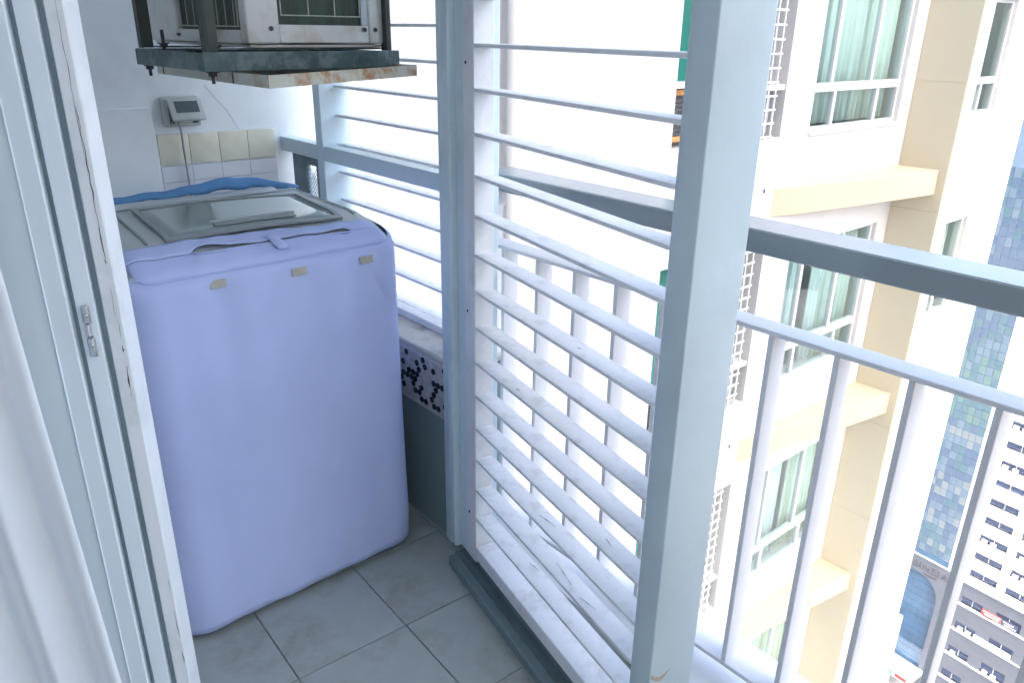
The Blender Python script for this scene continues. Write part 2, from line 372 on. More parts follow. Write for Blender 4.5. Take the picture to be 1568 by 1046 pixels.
# --- far louvre on the parapet
fl = thing('louvre_screen', G.w(0.14, 0.45, 0.612), 'far white slatted louvre above the parapet, behind the machine', 'louvre')
FS = [1.514 - 0.0973 * k for k in range(-12, 10)]
s_me = B(0.0, 0.05, 0, 0.72, -0.009, 0.0).mesh('slat', M_['slat_paint'], 0.0012)
for z in FS:
    if z < CEIL - .05: link('slat', s_me, fl, G.m @ Matrix.Translation((0.14, 0.04, z + random.uniform(-.001, .001))))
B(0.085, 0.20, 0.765, 0.812, 0.612, CEIL).build('stile', M_['steel_paint'], fl, G, 0.002)
B(0.085, 0.135, 0.814, 1.13, 1.066, 1.118).build('rail', M_['steel_paint'], fl, G, 0.002)
B(0.087, 0.134, -0.02, 0.763, 1.066, 1.118).build('rail', M_['steel_paint'], fl, G, 0.002)
B(0.075, 0.142, 1.132, 1.165, 1.052, 1.126).build('wall_bracket', M_['steel_paint'], fl, G, 0.004)
B(0.10, 0.18, -0.02, 0.763, 0.6125, 0.637).build('rail', M_['slat_paint'], fl, G, 0.002)
# mesh vent beside the stile
mv = MB()
mv.box(0.095, 0.115, 0.93, 1.03, 0.613, 1.064).box(0.095, 0.115, 0.816, 0.846, 0.613, 1.064).box(0.0955, 0.1145, 0.846, 0.93, 1.035, 1.063)
mvp = mv.build('vent_frame', M_['sill_paint'], fl, G, 0.001)
me_ = MB()
for k in range(-6, 40):
    for sgn in (1, -1):
        z0 = 0.62 + k * 0.016
        y0, y1 = 0.846, 0.93; za, zb = (z0, z0 + 0.084) if sgn > 0 else (z0 + 0.084, z0)
        if max(za, zb) > 1.04 or min(za, zb) < 0.615: continue
        me_.tube([(0.105, y0, za), (0.105, y1, zb)], 0.0018, 4, False)
me_.build('diamond_mesh', M_['steel_paint'], mvp, G)

# --- corner post between the two louvres
cpst = thing('corner_post', N.w(0.1, 0.05, 0), 'tall blue grey ribbed steel post between the two louvre screens', 'post')
B(0.050, 0.155, 0.087, 0.127, 0.0, CEIL).build('flange', M_['steel_paint'], cpst, N, 0.003)
B(0.038, 0.150, 0.030, 0.085, 0.030, CEIL).build('main_tube', M_['steel_paint'], cpst, N, 0.006, True, 2)
B(0.056, 0.150, -0.0255, 0.0285, 0.034, CEIL).build('jamb_tube', M_['steel_paint'], cpst, N, 0.003)

# --- near louvre screen
nl = thing('louvre_screen', N.w(0.1, -0.45, 0.04), 'near large louvre screen of wide white slats beside the floor', 'louvre')
B(0.050, 0.104, -0.086, -0.028, 0.045, CEIL).build('stile', M_['white_paint'], nl, N, 0.002)
n_me = B(0.0, 0.050, -0.722, 0.0, -0.0085, 0.0).mesh('slat', M_['slat_paint'], 0.0012)
for k in range(-12, 14):
    z = 1.4725 - 0.0978 * k
    if z > CEIL - 0.05: continue
    bend = random.uniform(-.0012, .0012)
    link('slat', n_me, nl, N.m @ Matrix.Translation((0.0505, -0.0865, z + bend)) @ Matrix.Rotation(random.uniform(-.022, .022), 4, 'Y') @ Matrix.Rotation(random.uniform(-.0015, .0015), 4, 'X'))
B(0.049, 0.110, -0.806, -0.087, 0.060, 0.103).build('bottom_rail', M_['slat_paint'], nl, N, 0.002)
np_ = B(0.050, 0.161, -0.871, -0.810, 0.0, CEIL).build('end_post', M_['post_paint'], nl, N, 0.003, True, 2)
ch = MB()
pts = [(0.053, 0.305), (0.066, 0.292), (0.078, 0.289), (0.087, 0.296), (0.100, 0.310), (0.086, 0.302), (0.075, 0.300), (0.064, 0.304), (0.054, 0.315)]
b = len(ch.v); ch.v += [(x, -0.8722, z) for x, z in pts] + [(x, -0.8705, z) for x, z in pts]
nn = len(pts); ch.f.append(tuple(range(nn))); ch.f += [(i, (i + 1) % nn, nn + (i + 1) % nn, nn + i) for i in range(nn)]
ch.build('peeling_patch', M_['chip'], np_, N)

M_['flake'] = mat('lifting paint', (0.48, 0.52, 0.58), 0.6, 0.2, 40)
for (yy, k, xx, l, w_, sk) in ((-0.40, 11, 0.020, 0.060, 0.004, .010), (-0.47, 12, 0.030, 0.085, 0.005, -.012), (-0.60, 12, 0.012, 0.05, 0.004, .008), (-0.33, 13, 0.036, 0.04, 0.003, .006), (-0.66, 10, 0.028, 0.03, 0.004, -.006), (-0.28, 8, 0.015, 0.018, 0.003, .004), (-0.52, 6, 0.022, 0.02, 0.004, .005)):
    z = 1.4725 - 0.0978 * k + 0.0012
    fk = MB().grid(lambda a, b: (0.0505 + xx + sk * a + 0.5 * w_ * (b - .5) * (0.5 + 0.5 * math.sin(37 * a + yy * 90)), yy - l * a, z + 0.002 * b * math.sin(math.pi * a)), 8, 2)
    fk.build('paint_flake', M_['flake'], nl, N, 0, False, solid=0.0006)
scr = bmesh.new(); bmesh.ops.create_uvsphere(scr, u_segments=10, v_segments=6, radius=0.0042)
scr_me = bpy.data.meshes.new('screw'); scr.to_mesh(scr_me); scr.free(); scr_me.materials.append(M_['bolt'])
for z in (0.20, 0.82, 1.43):
    link('screw', scr_me, nl, N.m @ Matrix.Translation((0.0495, -0.045, z)) @ Matrix.Diagonal((0.45, 1, 1, 1)))
# --- threshold sill
ts = thing('threshold_sill', N.w(0.05, -0.4, 0), 'dark steel threshold under the near louvre screen', 'sill')
B(0.0, 0.030, -1.0, 0.0, 0.0, 0.032).build('front_lip', M_['sill_paint'], ts, N, 0.003)
B(0.031, 0.150, -1.0, 0.02, 0.0, 0.022).build('channel', M_['sill_paint'], ts, N, 0.002)
B(0.058, 0.100, -0.809, -0.087, 0.0235, 0.058).build('upstand', M_['sill_paint'], ts, N, 0.002)

# --- balcony railing
rl = thing('balcony_railing', G.w(0.13, -1.5, 0.062), 'pale grey steel balcony railing with flat balusters outside the louvre', 'railing')
B(0.100, 0.198, -4.4, -0.10, 1.105, 1.152).build('handrail', M_['handrail'], rl, G, 0.003)
B(0.100, 0.158, -4.4, -0.06, 0.951, 0.961).build('mid_rail', M_['rail_paint'], rl, G, 0.0015)
B(0.100, 0.158, -4.4, -0.06, 0.112, 0.124).build('bottom_rail', M_['rail_paint'], rl, G, 0.0015)
b_me = B(0.102, 0.154, -0.006, 0.006, 0.1245, 0.9505).mesh('baluster', M_['rail_paint'], 0.0012)
for k in range(-6, 25):
    s_ = -1.006 - 0.1362 * k
    if -4.35 < s_ < -0.12: link('baluster', b_me, rl, G.m @ Matrix.Translation((0, s_, 0)))
B(0.110, 0.150, -0.150, -0.105, 1.060, 1.104).build('end_bracket', M_['rail_paint'], rl, G, 0.002)
for s_ in (-0.095, -2.3, -4.36):
    B(0.115, 0.165, s_ - 0.02, s_ + 0.02, 0.062, 1.104).build('upright', M_['rail_paint'], rl, G, 0.002)

# ================================================================== WASHING MACHINE
def interp(x, xs, ys):
    if x <= xs[0]: return ys[0]
    for i in range(len(xs) - 1):
        if x <= xs[i + 1]: return ys[i] + (ys[i + 1] - ys[i]) * (x - xs[i]) / (xs[i + 1] - xs[i])
    return ys[-1]
ZT = lambda v: interp(v, [0, .03, .1, .2, .7], [.955, .985, 1.01, 1.028, 1.030])
U0_, U1_, VB, RC = -0.055, 0.664, 0.66, 0.075
wm = thing('washing_machine', MF.w(-0.33, 0.30, 0), 'top loading washing machine with grey lid under a lavender cover', 'washing machine')
B(-0.63, -0.045, -0.015, 0.61, 0.04, 0.94).build('shell', M_['machine_white'], wm, MF, 0.03, True, 3)
for u, v in ((0.03, 0.08), (0.56, 0.08), (0.03, 0.58), (0.56, 0.58)):
    MB().tube([(-v, u, 0), (-v, u, 0.03), (-v, u, 0.045)], [0.025, 0.022, 0.022], 10).build('foot', M_['plastic_dk'], wm, MF)
def topfn(a, b):
    u = -0.040 + a * 0.69; v = 0.035 + b * 0.62
    e = min(a, 1 - a) * 0.69; eb = (1 - b) * 0.62
    drop = 0.022 * max(0, 1 - e / 0.03) ** 2 + 0.02 * max(0, 1 - eb / 0.04) ** 2
    return (-v, u, ZT(v) - 0.004 - drop)
MB().grid(topfn, 40, 30).build('top_panel', M_['plastic'], wm, MF, 0, True, solid=0.01)
# lid: raised frame around a smoked window, slightly skewed as it sits
LQ = [(0.100, 0.160), (0.560, 0.145), (0.590, 0.470), (0.130, 0.530)]       # (u, v) corners
def lid_pt(a, b, dz):
    p = [(LQ[0][i] * (1 - a) + LQ[1][i] * a) * (1 - b) + (LQ[3][i] * (1 - a) + LQ[2][i] * a) * b for i in (0, 1)]
    return (-p[1], p[0], ZT(p[1]) + dz + 0.010 * math.sin(math.pi * min(1, max(0, a))) * 0.6)
lid = MB()
def ring_strip(mb, a0, a1, b0, b1, dz, n=10):
    mb.grid(lambda a, b: lid_pt(a0 + (a1 - a0) * a, b0 + (b1 - b0) * b, dz), n, n)
ring_strip(lid, 0, 1, 0, 0.05, 0.005); ring_strip(lid, 0, 1, 0.965, 1, 0.005); ring_strip(lid, 0, 0.028, 0.05, 0.965, 0.005); ring_strip(lid, 0.972, 1, 0.05, 0.965, 0.005)
lido = lid.build('lid', M_['plastic_dk'], wm, MF, 0, False, solid=0.006)
wn = MB(); ring_strip(wn, 0.028, 0.972, 0.05, 0.965, 0.0025, 14); wn.build('window', M_['lid_glass'], lido, MF, 0, True, solid=0.004)
hb = MB(); hb.grid(lambda a, b: lid_pt(0.28 + 0.46 * a, 0.10 + 0.075 * b, 0.0085), 12, 2); hb.build('handle_slot', M_['plastic_dk'], lido, MF, 0, False, solid=0.003)
hb = MB(); hb.grid(lambda a, b: lid_pt(0.27 + 0.48 * a, 0.175 + 0.02 * b, 0.012), 12, 1); hb.build('handle_lip', M_['plastic'], lido, MF, 0, False, solid=0.006)
hb = MB(); hb.grid(lambda a, b: lid_pt(-0.045 - 0.006 * b, a, 0.0015), 1, 1)
pr = MB().grid(lambda a, b: (-(0.56 + 0.075 * b), 0.03 + 0.54 * a, ZT(0.56) + 0.001 + 0.005 * math.sin(math.pi * b)), 16, 6)
pr.build('control_hump', M_['plastic'], wm, MF, 0, True, solid=0.004)
for u in (0.058, 0.612):
    MB().grid(lambda a, b: (-(0.17 + 0.40 * a), u + 0.006 * (b - .5) + (0.03 * a if u < .1 else 0.01 * a), ZT(0.17 + .4 * a) + 0.0005), 10, 1).build('seam', M_['plastic_dk'], wm, MF, 0, False, solid=0.002)

# cover: one sewn skirt with soft folds
cv = thing('machine_cover', MF.w(-0.33, 0.30, 0), 'lavender fabric cover draped over the washing machine', 'cover')
per = []
def corner(cu, cvv, a0):
    return [(cu + RC * math.cos(R(a0 + t)), cvv + RC * math.sin(R(a0 + t))) for t in range(0, 91, 9)]
# walk: front edge left->right (v=0), right side, back, left
def seg(p, q, n): return [(p[0] + (q[0] - p[0]) * k / n, p[1] + (q[1] - p[1]) * k / n) for k in range(1, n)]
c1 = corner(U1_ - RC, RC, -90); c2 = corner(U1_ - RC, VB - RC, 0); c3 = corner(U0_ + RC, VB - RC, 90); c4 = corner(U0_ + RC, RC, 180)
per = c1 + seg(c1[-1], c2[0], 22) + c2 + seg(c2[-1], c3[0], 22) + c3 + seg(c3[-1], c4[0], 22) + c4 + seg(c4[-1], c1[0], 90)
cen = ((U0_ + U1_) / 2, VB / 2)
NP = len(per)
def sstep(x): x = max(0.0, min(1.0, x)); return x * x * (3 - 2 * x)
CREASE = []
rc = random.Random(4)
for _ in range(34):
    CREASE.append((rc.uniform(-0.05, 1.9), rc.uniform(0.10, 0.92), rc.uniform(-1.1, 1.1) + (1.57 if rc.random() < .75 else 0), rc.uniform(0.05, 0.20), rc.uniform(0.006, 0.014), rc.uniform(-0.0066, 0.0056)))
def fold(u, v, h):
    """hanging folds plus short slanting creases, deeper near the hem and just under the seam"""
    t = u * 1.0 + v * 1.3
    a = 0.0030 * math.sin(t * 31 + 1.3 * math.sin(h * 3.1)) + 0.0022 * math.sin(t * 57 + 2.0 * h) + 0.0045 * math.sin(t * 12.5 + 0.8 + 1.5 * h)
    amp = 0.50 + 0.15 * max(0, 1 - h / 0.35) + 0.7 * max(0, (h - 0.72) / 0.2)
    a *= amp
    for (ct, chh, ang_, ln, wd, dp_) in CREASE:
        dx, dz = t - ct, h - chh
        al = dx * math.cos(ang_) + dz * math.sin(ang_); ac_ = -dx * math.sin(ang_) + dz * math.cos(ang_)
        if abs(al) < ln and abs(ac_) < wd * 3:
            a += dp_ * math.exp(-(ac_ / wd) ** 2) * sstep(1 - abs(al) / ln)
    return a
rows = [0.0, 0.02, 0.05] + [0.08 + 0.0145 * k for k in range(0, 58)] + [0.925, 0.95, 0.967, 0.98, 0.992, 1.0, 1.004, 1.008]
V, Fc = [], []
for f in rows:
    for (u, v) in per:
        # inward normal estimate
        nu = nv = 0.0
        if v < RC and RC + U0_ <= u <= U1_ - RC: nv = 1
        elif v > VB - RC and RC + U0_ <= u <= U1_ - RC: nv = -1
        elif u > U1_ - RC and RC <= v <= VB - RC: nu = -1
        elif u < U0_ + RC and RC <= v <= VB - RC: nu = 1
        else:
            cc = (U0_ + RC if u < .3 else U1_ - RC, RC if v < .3 else VB - RC)
            l = math.hypot(cc[0] - u, cc[1] - v); nu, nv = (cc[0] - u) / l, (cc[1] - v) / l
        top = interp(v, [0, .03, .1, .25, .66], [.9725, .982, 1.0, 1.012, 1.012])
        hem = 0.019 + 0.0020 * math.sin(u * 17 + v * 9) + 0.008 * max(0, (u - 0.35) / 0.3) ** 2
        z = hem + f * (top - hem)
        d = min(1.0, max(0.0, (f - 0.962) / 0.038)); ex = max(0.0, (f - 1.0) / 0.008)
        ins = 0.019 * (1 - math.sqrt(max(0, 1 - d * d))) + 0.022 * ex * min(1.0, max(0.0, (v - 0.10) / 0.08))
        z = min(z, top) + 0.010 * ex * min(1.0, max(0.0, (v - 0.10) / 0.08))
        ins += -fold(u, v, z) * (1 - d) - 0.006 * (1 - f) * (1 if v < .3 else 0) + 0.010 * math.exp(-((f - 0.02) / 0.03) ** 2) * 0.4
        V.append((-(v + nv * ins), u + nu * ins, z))
for j in range(len(rows) - 1):
    for i in range(NP):
        i2 = (i + 1) % NP; Fc.append((j * NP + i, j * NP + i2, (j + 1) * NP + i2, (j + 1) * NP + i))
mb = MB(); mb.v = V; mb.f = Fc
mb.build('skirt', M_['cover'], cv, MF, 0, True, solid=0.002)
# band of fabric folded over the front of the top, with the open slit
EDGE = lambda u: interp(u, [-.02, .0, .09, .22, .44, .56, .63], [.150, .150, .148, .150, .124, .114, .095])
SLIT = lambda u: interp(u, [.13, .149, .2, .318, .45, .518, .545], [.085, .085, .082, .078, .074, .072, .070])
SW = lambda u: interp(u, [.128, .14, .16, .20, .23, .32, .45, .50, .525, .545], [0, .012, .016, .013, .006, .0028, .0035, .008, .011, 0.0])
def V0(u):
    c = max(0.0, 0.02 - u, u - 0.589)
    return 0.075 - math.sqrt(max(0.0, 0.0590 ** 2 - c * c))
def GS(u):
    return max(0.0, min(1.0, (u - 0.12) / 0.03, (0.553 - u) / 0.03))
def ZB(u, v, e): return ZT(v) + 0.0045 + 0.0016 * math.sin(u * 31 + v * 25) + 0.0010 * math.sin(u * 77 - v * 60) - 0.010 * max(0, 1 - e / 0.03) ** 2
def lower(a, b):
    u = -0.018 + 0.642 * a; v0 = V0(u); v = v0 + (SLIT(u) - SW(u) - v0) * b
    e = min(a, 1 - a) * .642
    return (-v, u, ZB(u, v, e) - 0.0055 * (1 - b) ** 3 + 0.003 * GS(u) * b * b)
def upper(a, b):
    u = -0.018 + 0.642 * a; vs_ = SLIT(u) + SW(u); v = vs_ + (EDGE(u) - vs_) * b
    e = min(a, 1 - a) * .642
    return (-v, u, ZB(u, v, e) + 0.004 * (1 - b) ** 2 * GS(u))
MB().grid(lower, 84, 8).build('front_band', M_['cover'], cv, MF, 0, True, solid=0.002)
MB().grid(upper, 84, 8).build('zip_band', M_['cover'], cv, MF, 0, True, solid=0.002)
# piping along the seam and the slit lip
MB().tube([(-V0(-0.012 + 0.618 * k / 60) + 0.001, -0.012 + 0.618 * k / 60, ZT(V0(-0.012 + 0.618 * k / 60)) + 0.001) for k in range(61)], 0.0013, 6).build('piping', M_['cover'], cv, MF, 0, True)
MB().tube([(-(SLIT(u) - SW(u) - .001), u, ZT(SLIT(u)) + 0.004) for u in [0.128 + 0.417 * k / 40 for k in range(41)]], 0.0018, 6).build('piping', M_['cover'], cv, MF, 0, True)
st = MB().grid(lambda a, b: (-(0.036 + 0.062 * b), 0.316 + 0.028 * a + 0.004 * b - .012 * (b - .5), ZT(0.036 + 0.062 * b) + 0.0095 + 0.002 * math.sin(3 * b)), 3, 8)
st.build('strap', M_['cover'], cv, MF, 0, True, solid=0.002)
for u, z, hz in ((0.154, 0.940, .5), (0.352, 0.934, .5), (0.538, 0.932, .5)):
    MB().grid(lambda a, b: (0.0075 + fold(u, 0, z) - 0.005 * b, u - 0.019 + 0.038 * a, z - 0.001 + 0.019 * b), 3, 2).build('hook_tape', M_['velcro'], cv, MF, 0, False, solid=0.0015)
MB().grid(lambda a, b: (-0.022 - 0.004 * b + 0.012 * a, -0.047 + 0.016 * a, 0.925 + 0.03 * b), 3, 2).build('hook_tape', M_['velcro'], cv, MF, 0, False, solid=0.0015)
# rear of the cover rolled up in a blue fold
def flap(a, b):
    u = -0.03 + 0.68 * a
    h = interp(a, [0, .25, .5, .72, .88, 1.0], [.014, .024, .034, .046, .034, .012]) + 0.002 * math.sin(a * 11)
    th = R(-30 + 230 * b)
    v = 0.655 - 0.05 * max(0, a - .8) / .2 + 0.016 * math.cos(th) + 0.004 * math.sin(a * 23)
    return (-v, u, 1.019 + h * (0.5 + 0.5 * math.sin(th)) + 0.004 * math.sin(a * 40) * b)
MB().grid(flap, 50, 10).build('rear_fold', M_['cover_in'], cv, MF, 0, True, solid=0.0025)

# ================================================================== AIR CONDITIONER, BRACKET, TRAY
br = thing('hanging_bracket', K.w(-0.2, 0.26, 1.405), 'dark green angle iron cradle hanging below the air conditioner', 'bracket')
def ang(name, boxes, bev=0.002): 
    mb = MB()
    for bx in boxes: mb.box(*bx)
    return mb.build(name, M_['bracket'], br, K, bev)
ang('front_beam', [(-0.006, 0.0, -0.004, 0.524, 1.405, 1.447), (-0.045, -0.0065, 0.0, 0.52, 1.405, 1.411)])
ang('side_beam', [(-0.420, -0.0075, 0.004, 0.010, 1.4055, 1.4445), (-0.420, -0.05, 0.0105, 0.046, 1.4055, 1.4115)])
ang('rear_beam', [(-0.427, -0.421, 0.004, 0.524, 1.405, 1.444)])
ang('side_beam', [(-0.420, -0.0075, 0.512, 0.518, 1.4125, 1.4445)])
for (v, s_) in ((0.012, 0.006), (0.392, 0.006), (0.012, 0.488), (0.392, 0.488)):
    sg = 1 if s_ < .2 else -1
    wf = .034 if s_ < .2 else .020
    mb = MB(); mb.box(-v - 0.026, -v, s_ + .005, s_ + .010, 1.4455, CEIL).box(-v - 0.005, -v, s_ + .0102, s_ + wf, 1.4465, CEIL)
    mb.build('hanger', M_['hanger'], br, K, 0.001)
def bolt(v, s_, z0, z1, zn):
    o = MB().tube([(-v, s_, z0), (-v, s_, z1)], 0.0042, 8).build('bolt', M_['bolt'], br, K)
    hexp = [(-v + 0.0095 * math.cos(R(60 * k)), s_ + 0.0095 * math.sin(R(60 * k))) for k in range(6)]
    MB().prism(hexp, zn, zn + 0.008).build('nut', M_['bolt'], o, K)
    MB().prism([(-v + 0.014 * math.cos(R(30 * k)), s_ + 0.014 * math.sin(R(30 * k))) for k in range(12)], zn + 0.0082, zn + 0.0105).build('washer', M_['bolt'], o, K)
bolt(0.025, 0.025, 1.378, 1.420, 1.394); bolt(0.400, 0.025, 1.378, 1.420, 1.394)
bolt(0.300, 0.030, 1.440, 1.490, 1.449); bolt(0.070, 0.060, 1.440, 1.490, 1.449)
ang('cross_bar', [(-0.085, -0.045, 0.02, 0.50, 1.4485, 1.4525), ], 0.001)
ang('cross_bar', [(-0.34, -0.30, 0.02, 0.50, 1.4485, 1.4525)], 0.001)

ac = thing('air_conditioner', K.w(-0.3, 0.335, 1.453), 'yellowed white air conditioner with dark condenser coil hanging above the machine', 'air conditioner')
A0, A1, AF, AB, AZ0, AZ1 = 0.120, 0.519, 0.030, 0.62, 1.462, 1.86
acr = MB(); acr.box(-AB, -AF - 0.012, A0 + 0.012, A1 - 0.008, AZ0 + 0.012, AZ1)
acr.build('inner_case', M_['coil'], ac, K)
B(-AF - 0.035, -AF, A0, A0 + 0.083, AZ0, AZ1).build('corner_panel', M_['ac_white'], ac, K, 0.006, True, 2)
B(-AF - 0.10, -AF, A1 - 0.066, A1, AZ0, AZ1).build('corner_panel', M_['ac_white'], ac, K, 0.006, True, 2)
B(-AF - 0.012, -AF - 0.002, A0 + 0.0835, A1 - 0.0665, AZ0 + 0.002, 1.505).build('bottom_strip', M_['ac_white'], ac, K, 0.002)
B(-AB + .02, -AF - 0.0355, A0, A0 + 0.012, AZ0, 1.492).build('side_strip', M_['ac_white'], ac, K, 0.002)
B(-AB, -0.42, A0 - 0.002, A0 + 0.03, AZ0, AZ1).build('rear_panel', M_['ac_white'], ac, K, 0.004)
for y in (A0 + 0.06, A1 - 0.08, A1 - 0.048):
    MB().tube([(-AF - 0.001, y, 1.496), (-AF + 0.003, y, 1.496)], 0.0055, 10).build('screw', M_['bolt'], ac, K)
B(-AB, -AF - 0.01, A0 + .01, A1 - .005, 1.4535, 1.4605).build('base_pan', M_['ac_white'], ac, K, 0.002)
# front guard wires
gw = MB()
for y in (0.212, 0.285, 0.358, 0.43): gw.tube([(-AF - 0.006, y, 1.525), (-AF - 0.006, y, AZ1 - 0.03)], 0.0016, 5)
for z in (1.526, 1.60, 1.67, 1.74): gw.tube([(-AF - 0.0055, 0.21, z), (-AF - 0.0055, 0.432, z)], 0.0016, 5)
gw.build('wire_guard', M_['wire'], ac, K)
B(-AF - 0.010, -AF - 0.004, 0.434, 0.452, 1.506, AZ1 - 0.02).build('coil_end_plate', M_['plastic'], ac, K)
gs = MB()
for v in (0.10, 0.145, 0.19, 0.235, 0.28, 0.325, 0.37, 0.41): gs.tube([(-v, A0 + 0.006, 1.498), (-v, A0 + 0.006, AZ1 - 0.03)], 0.0012, 5)
gs.tube([(-0.075, A0 + 0.005, 1.500), (-0.415, A0 + 0.005, 1.500)], 0.0018, 5); gs.tube([(-0.078, A0 + 0.004, 1.500), (-0.078, A0 + 0.004, AZ1 - 0.03)], 0.0022, 5)
gs.build('side_guard', M_['wire'], ac, K)
for v in (0.25, 0.41):
    B(-v - 0.02, -v, A0 - 0.003, A0 + 0.004, 1.475, 1.482).build('clip', M_['bolt'], ac, K)

tr = thing('drip_tray', (-0.525, 1.728, 1.375), 'rusty off-white drip tray slung under the bracket', 'tray')
TK = Fr(-0.525, 1.728, 38.0); TS2 = Fr(-0.525, 1.728, -41.0)
c0 = TK.w(0, 0, 1.377); c1 = TK.w(0, 0.444, 1.389); c3 = Vector((-0.997, 2.271, 1.375)); c2 = c1 + (c3 - c0)
def slab_side(p, q, h0, h1, th):
    d_ = (q - p).normalized(); n_ = d_.cross(Vector((0, 0, 1))).normalized()
    mb = MB(); mb.v = [tuple(x) for x in (p, q, q - n_ * th, p - n_ * th, p + Vector((0, 0, h0)), q + Vector((0, 0, h1)), q - n_ * th + Vector((0, 0, h1)), p - n_ * th + Vector((0, 0, h0)))]
    mb.f = [(0, 1, 2, 3), (4, 5, 6, 7), (0, 1, 5, 4), (1, 2, 6, 5), (2, 3, 7, 6), (3, 0, 4, 7)]; return mb
slab_side(c0, c1, 0.027, 0.026, 0.003).build('front_rim', M_['rust_tray'], tr)
slab_side(c3, c0, 0.020, 0.027, 0.003).build('side_rim', M_['old_tray'], tr)
slab_side(c1, c2, 0.026, 0.022, 0.003).build('side_rim', M_['rust_tray'], tr)
slab_side(c2, c3, 0.022, 0.020, 0.003).build('rear_rim', M_['rust_tray'], tr)
mb = MB(); ins = (c0 + c1 + c2 + c3) / 4
q4 = [p + (ins - p) * 0.012 + Vector((0, 0, 0.002)) for p in (c0, c1, c2, c3)]
mb.v = [tuple(p) for p in q4] + [tuple(p + Vector((0, 0, .003))) for p in q4]
mb.f = [(0, 1, 2, 3), (4, 5, 6, 7)] + [(i, (i + 1) % 4, 4 + (i + 1) % 4, 4 + i) for i in range(4)]
mb.build('pan', M_['old_tray'], tr)
for t in (0.27, 0.93):
    p = c0 + (c3 - c0) * t
    B(-0.002, 0.002, -0.002, 0.002, 0, 0.024).build('joint', M_['bracket'], tr, Matrix.Translation(p + Vector((0.002, -0.002, 0))))

# ================================================================== SOCKET AND CABLE
sx = thing('socket_box', BW.w(0.02, -0.33, 1.175), 'grey weatherproof wall socket with its hinged cover ajar', 'socket')
S0, S1, Z0, Z1 = -0.392, -0.268, 1.176, 1.276
B(0.001, 0.030, S0, S1, Z0, Z1).build('base', M_['socket'], sx, BW, 0.010, True, 3)
B(0.030, 0.0335, S0 + 0.018, S1 - 0.012, Z0 + 0.008, Z1 - 0.022).build('recess', M_['socket_win'], sx, BW, 0.001)
B(0.034, 0.046, S0 + 0.030, S1 - 0.034, Z0 + 0.012, Z0 + 0.042).build('plug', M_['socket'], sx, BW, 0.004, True, 2)
hm = BW.m @ Matrix.Translation((0.034, 0, Z1 - 0.012)) @ Matrix.Rotation(R(-32), 4, 'Y')
lidm = MB(); lidm.box(0.0, 0.012, S0 + 0.014, S1 + 0.002, -0.078, 0.0)
so_ = lidm.build('cover_flap', M_['socket'], sx, hm, 0.004, True, 2)
B(0.0122, 0.0135, S0 + 0.032, S1 - 0.014, -0.052, -0.010).build('window', M_['socket_win'], so_, hm, 0.0006)
B(0.0122, 0.0145, S0 + 0.062, S0 + 0.082, -0.074, -0.062).build('latch', M_['socket'], so_, hm, 0.001)
MB().tube([(0.045, S0 + 0.02, Z0 + 0.016), (0.050, S0 + 0.02, Z0 + 0.010), (0.050, S1 - 0.012, Z0 + 0.010), (0.045, S1 - 0.012, Z0 + 0.030)], 0.003, 6).build('hasp_wire', M_['socket'], sx, BW, 0, True)
cb = MB().tube([(0.046, -0.352, 1.200), (0.058, -0.351, 1.182), (0.055, -0.349, 1.150), (0.040, -0.344, 1.085), (0.030, -0.340, 1.03), (0.028, -0.338, 0.95), (0.03, -0.336, 0.80), (0.05, -0.33, 0.60), (0.08, -0.30, 0.45)], 0.0035, 8)
tag(cb.build('power_cable', M_['cable'], None, BW, 0, True), 'grey power cable dropping from the socket behind the machine', 'cable')

# ================================================================== DOOR FRAME, CURTAIN
df = thing('sliding_door', D.w(0, -0.1, 0), 'pale blue sliding door and cracked white frame at the left', 'door')
DT = CEIL - 0.01
fo = B(-0.055, 0.0, -0.0535, -0.029, 0.0, DT).build('outer_frame', M_['door_white'], df, D, 0.002)
B(-0.040, -0.010, -0.0635, -0.0540, 0.0, DT).build('shadow_gap', M_['shadow_gap'], df, D)
B(-0.040, -0.002, -0.0905, -0.0640, 0.0, DT).build('stile', M_['door_panel'], df, D, 0.0015)
B(-0.040, -0.011, -0.0985, -0.0910, 0.0, DT).build('shadow_gap', M_['shadow_gap'], df, D)
B(-0.040, 0.001, -0.62, -0.0990, 0.0, DT).build('door_leaf', M_['door_panel'], df, D, 0.002)
B(0.001, 0.004, -0.128, -0.1255, 0.0, DT).build('bead', M_['door_panel'], df, D, 0.001)
# cracks in the paint of the frame: ragged slivers standing in the surface
rk = random.Random(11)
def crack(z0, z1, y, wid):
    mb = MB(); n = max(3, int((z1 - z0) / 0.012)); L_, R_ = [], []
    for k in range(n + 1):
        z = z1 + (z0 - z1) * k / n; yy = y + rk.uniform(-.0008, .0008); ww = 0.7 * wid * (0.4 + 0.9 * rk.random()) * math.sin(math.pi * (0.08 + 0.84 * k / n))
        L_.append((0.0004, yy - ww, z)); R_.append((0.0004, yy + ww, z))
    b = len(mb.v); mb.v += L_ + R_
    for k in range(n): mb.f.append((k, k + 1, n + 1 + k + 1, n + 1 + k))
    mb.build('paint_crack', M_['crack'], fo, D)
crack(1.31, 1.545, -0.0385, 0.0005); crack(1.375, 1.40, -0.0375, 0.0010); crack(1.22, 1.375, -0.0372, 0.0011); crack(1.19, 1.235, -0.0370, 0.0016)
crack(1.182, 1.19, -0.0372, 0.0012); crack(1.10, 1.15, -0.0375, 0.0005); crack(1.065, 1.10, -0.036, 0.0004)
crack(1.045, 1.056, -0.0362, 0.0014); crack(0.985, 1.022, -0.0360, 0.0016); crack(0.97, 0.985, -0.0362, 0.0005)
crack(0.60, 0.625, -0.034, 0.0006); crack(0.50, 0.56, -0.0335, 0.0007); crack(0.44, 0.47, -0.0330, 0.0008)
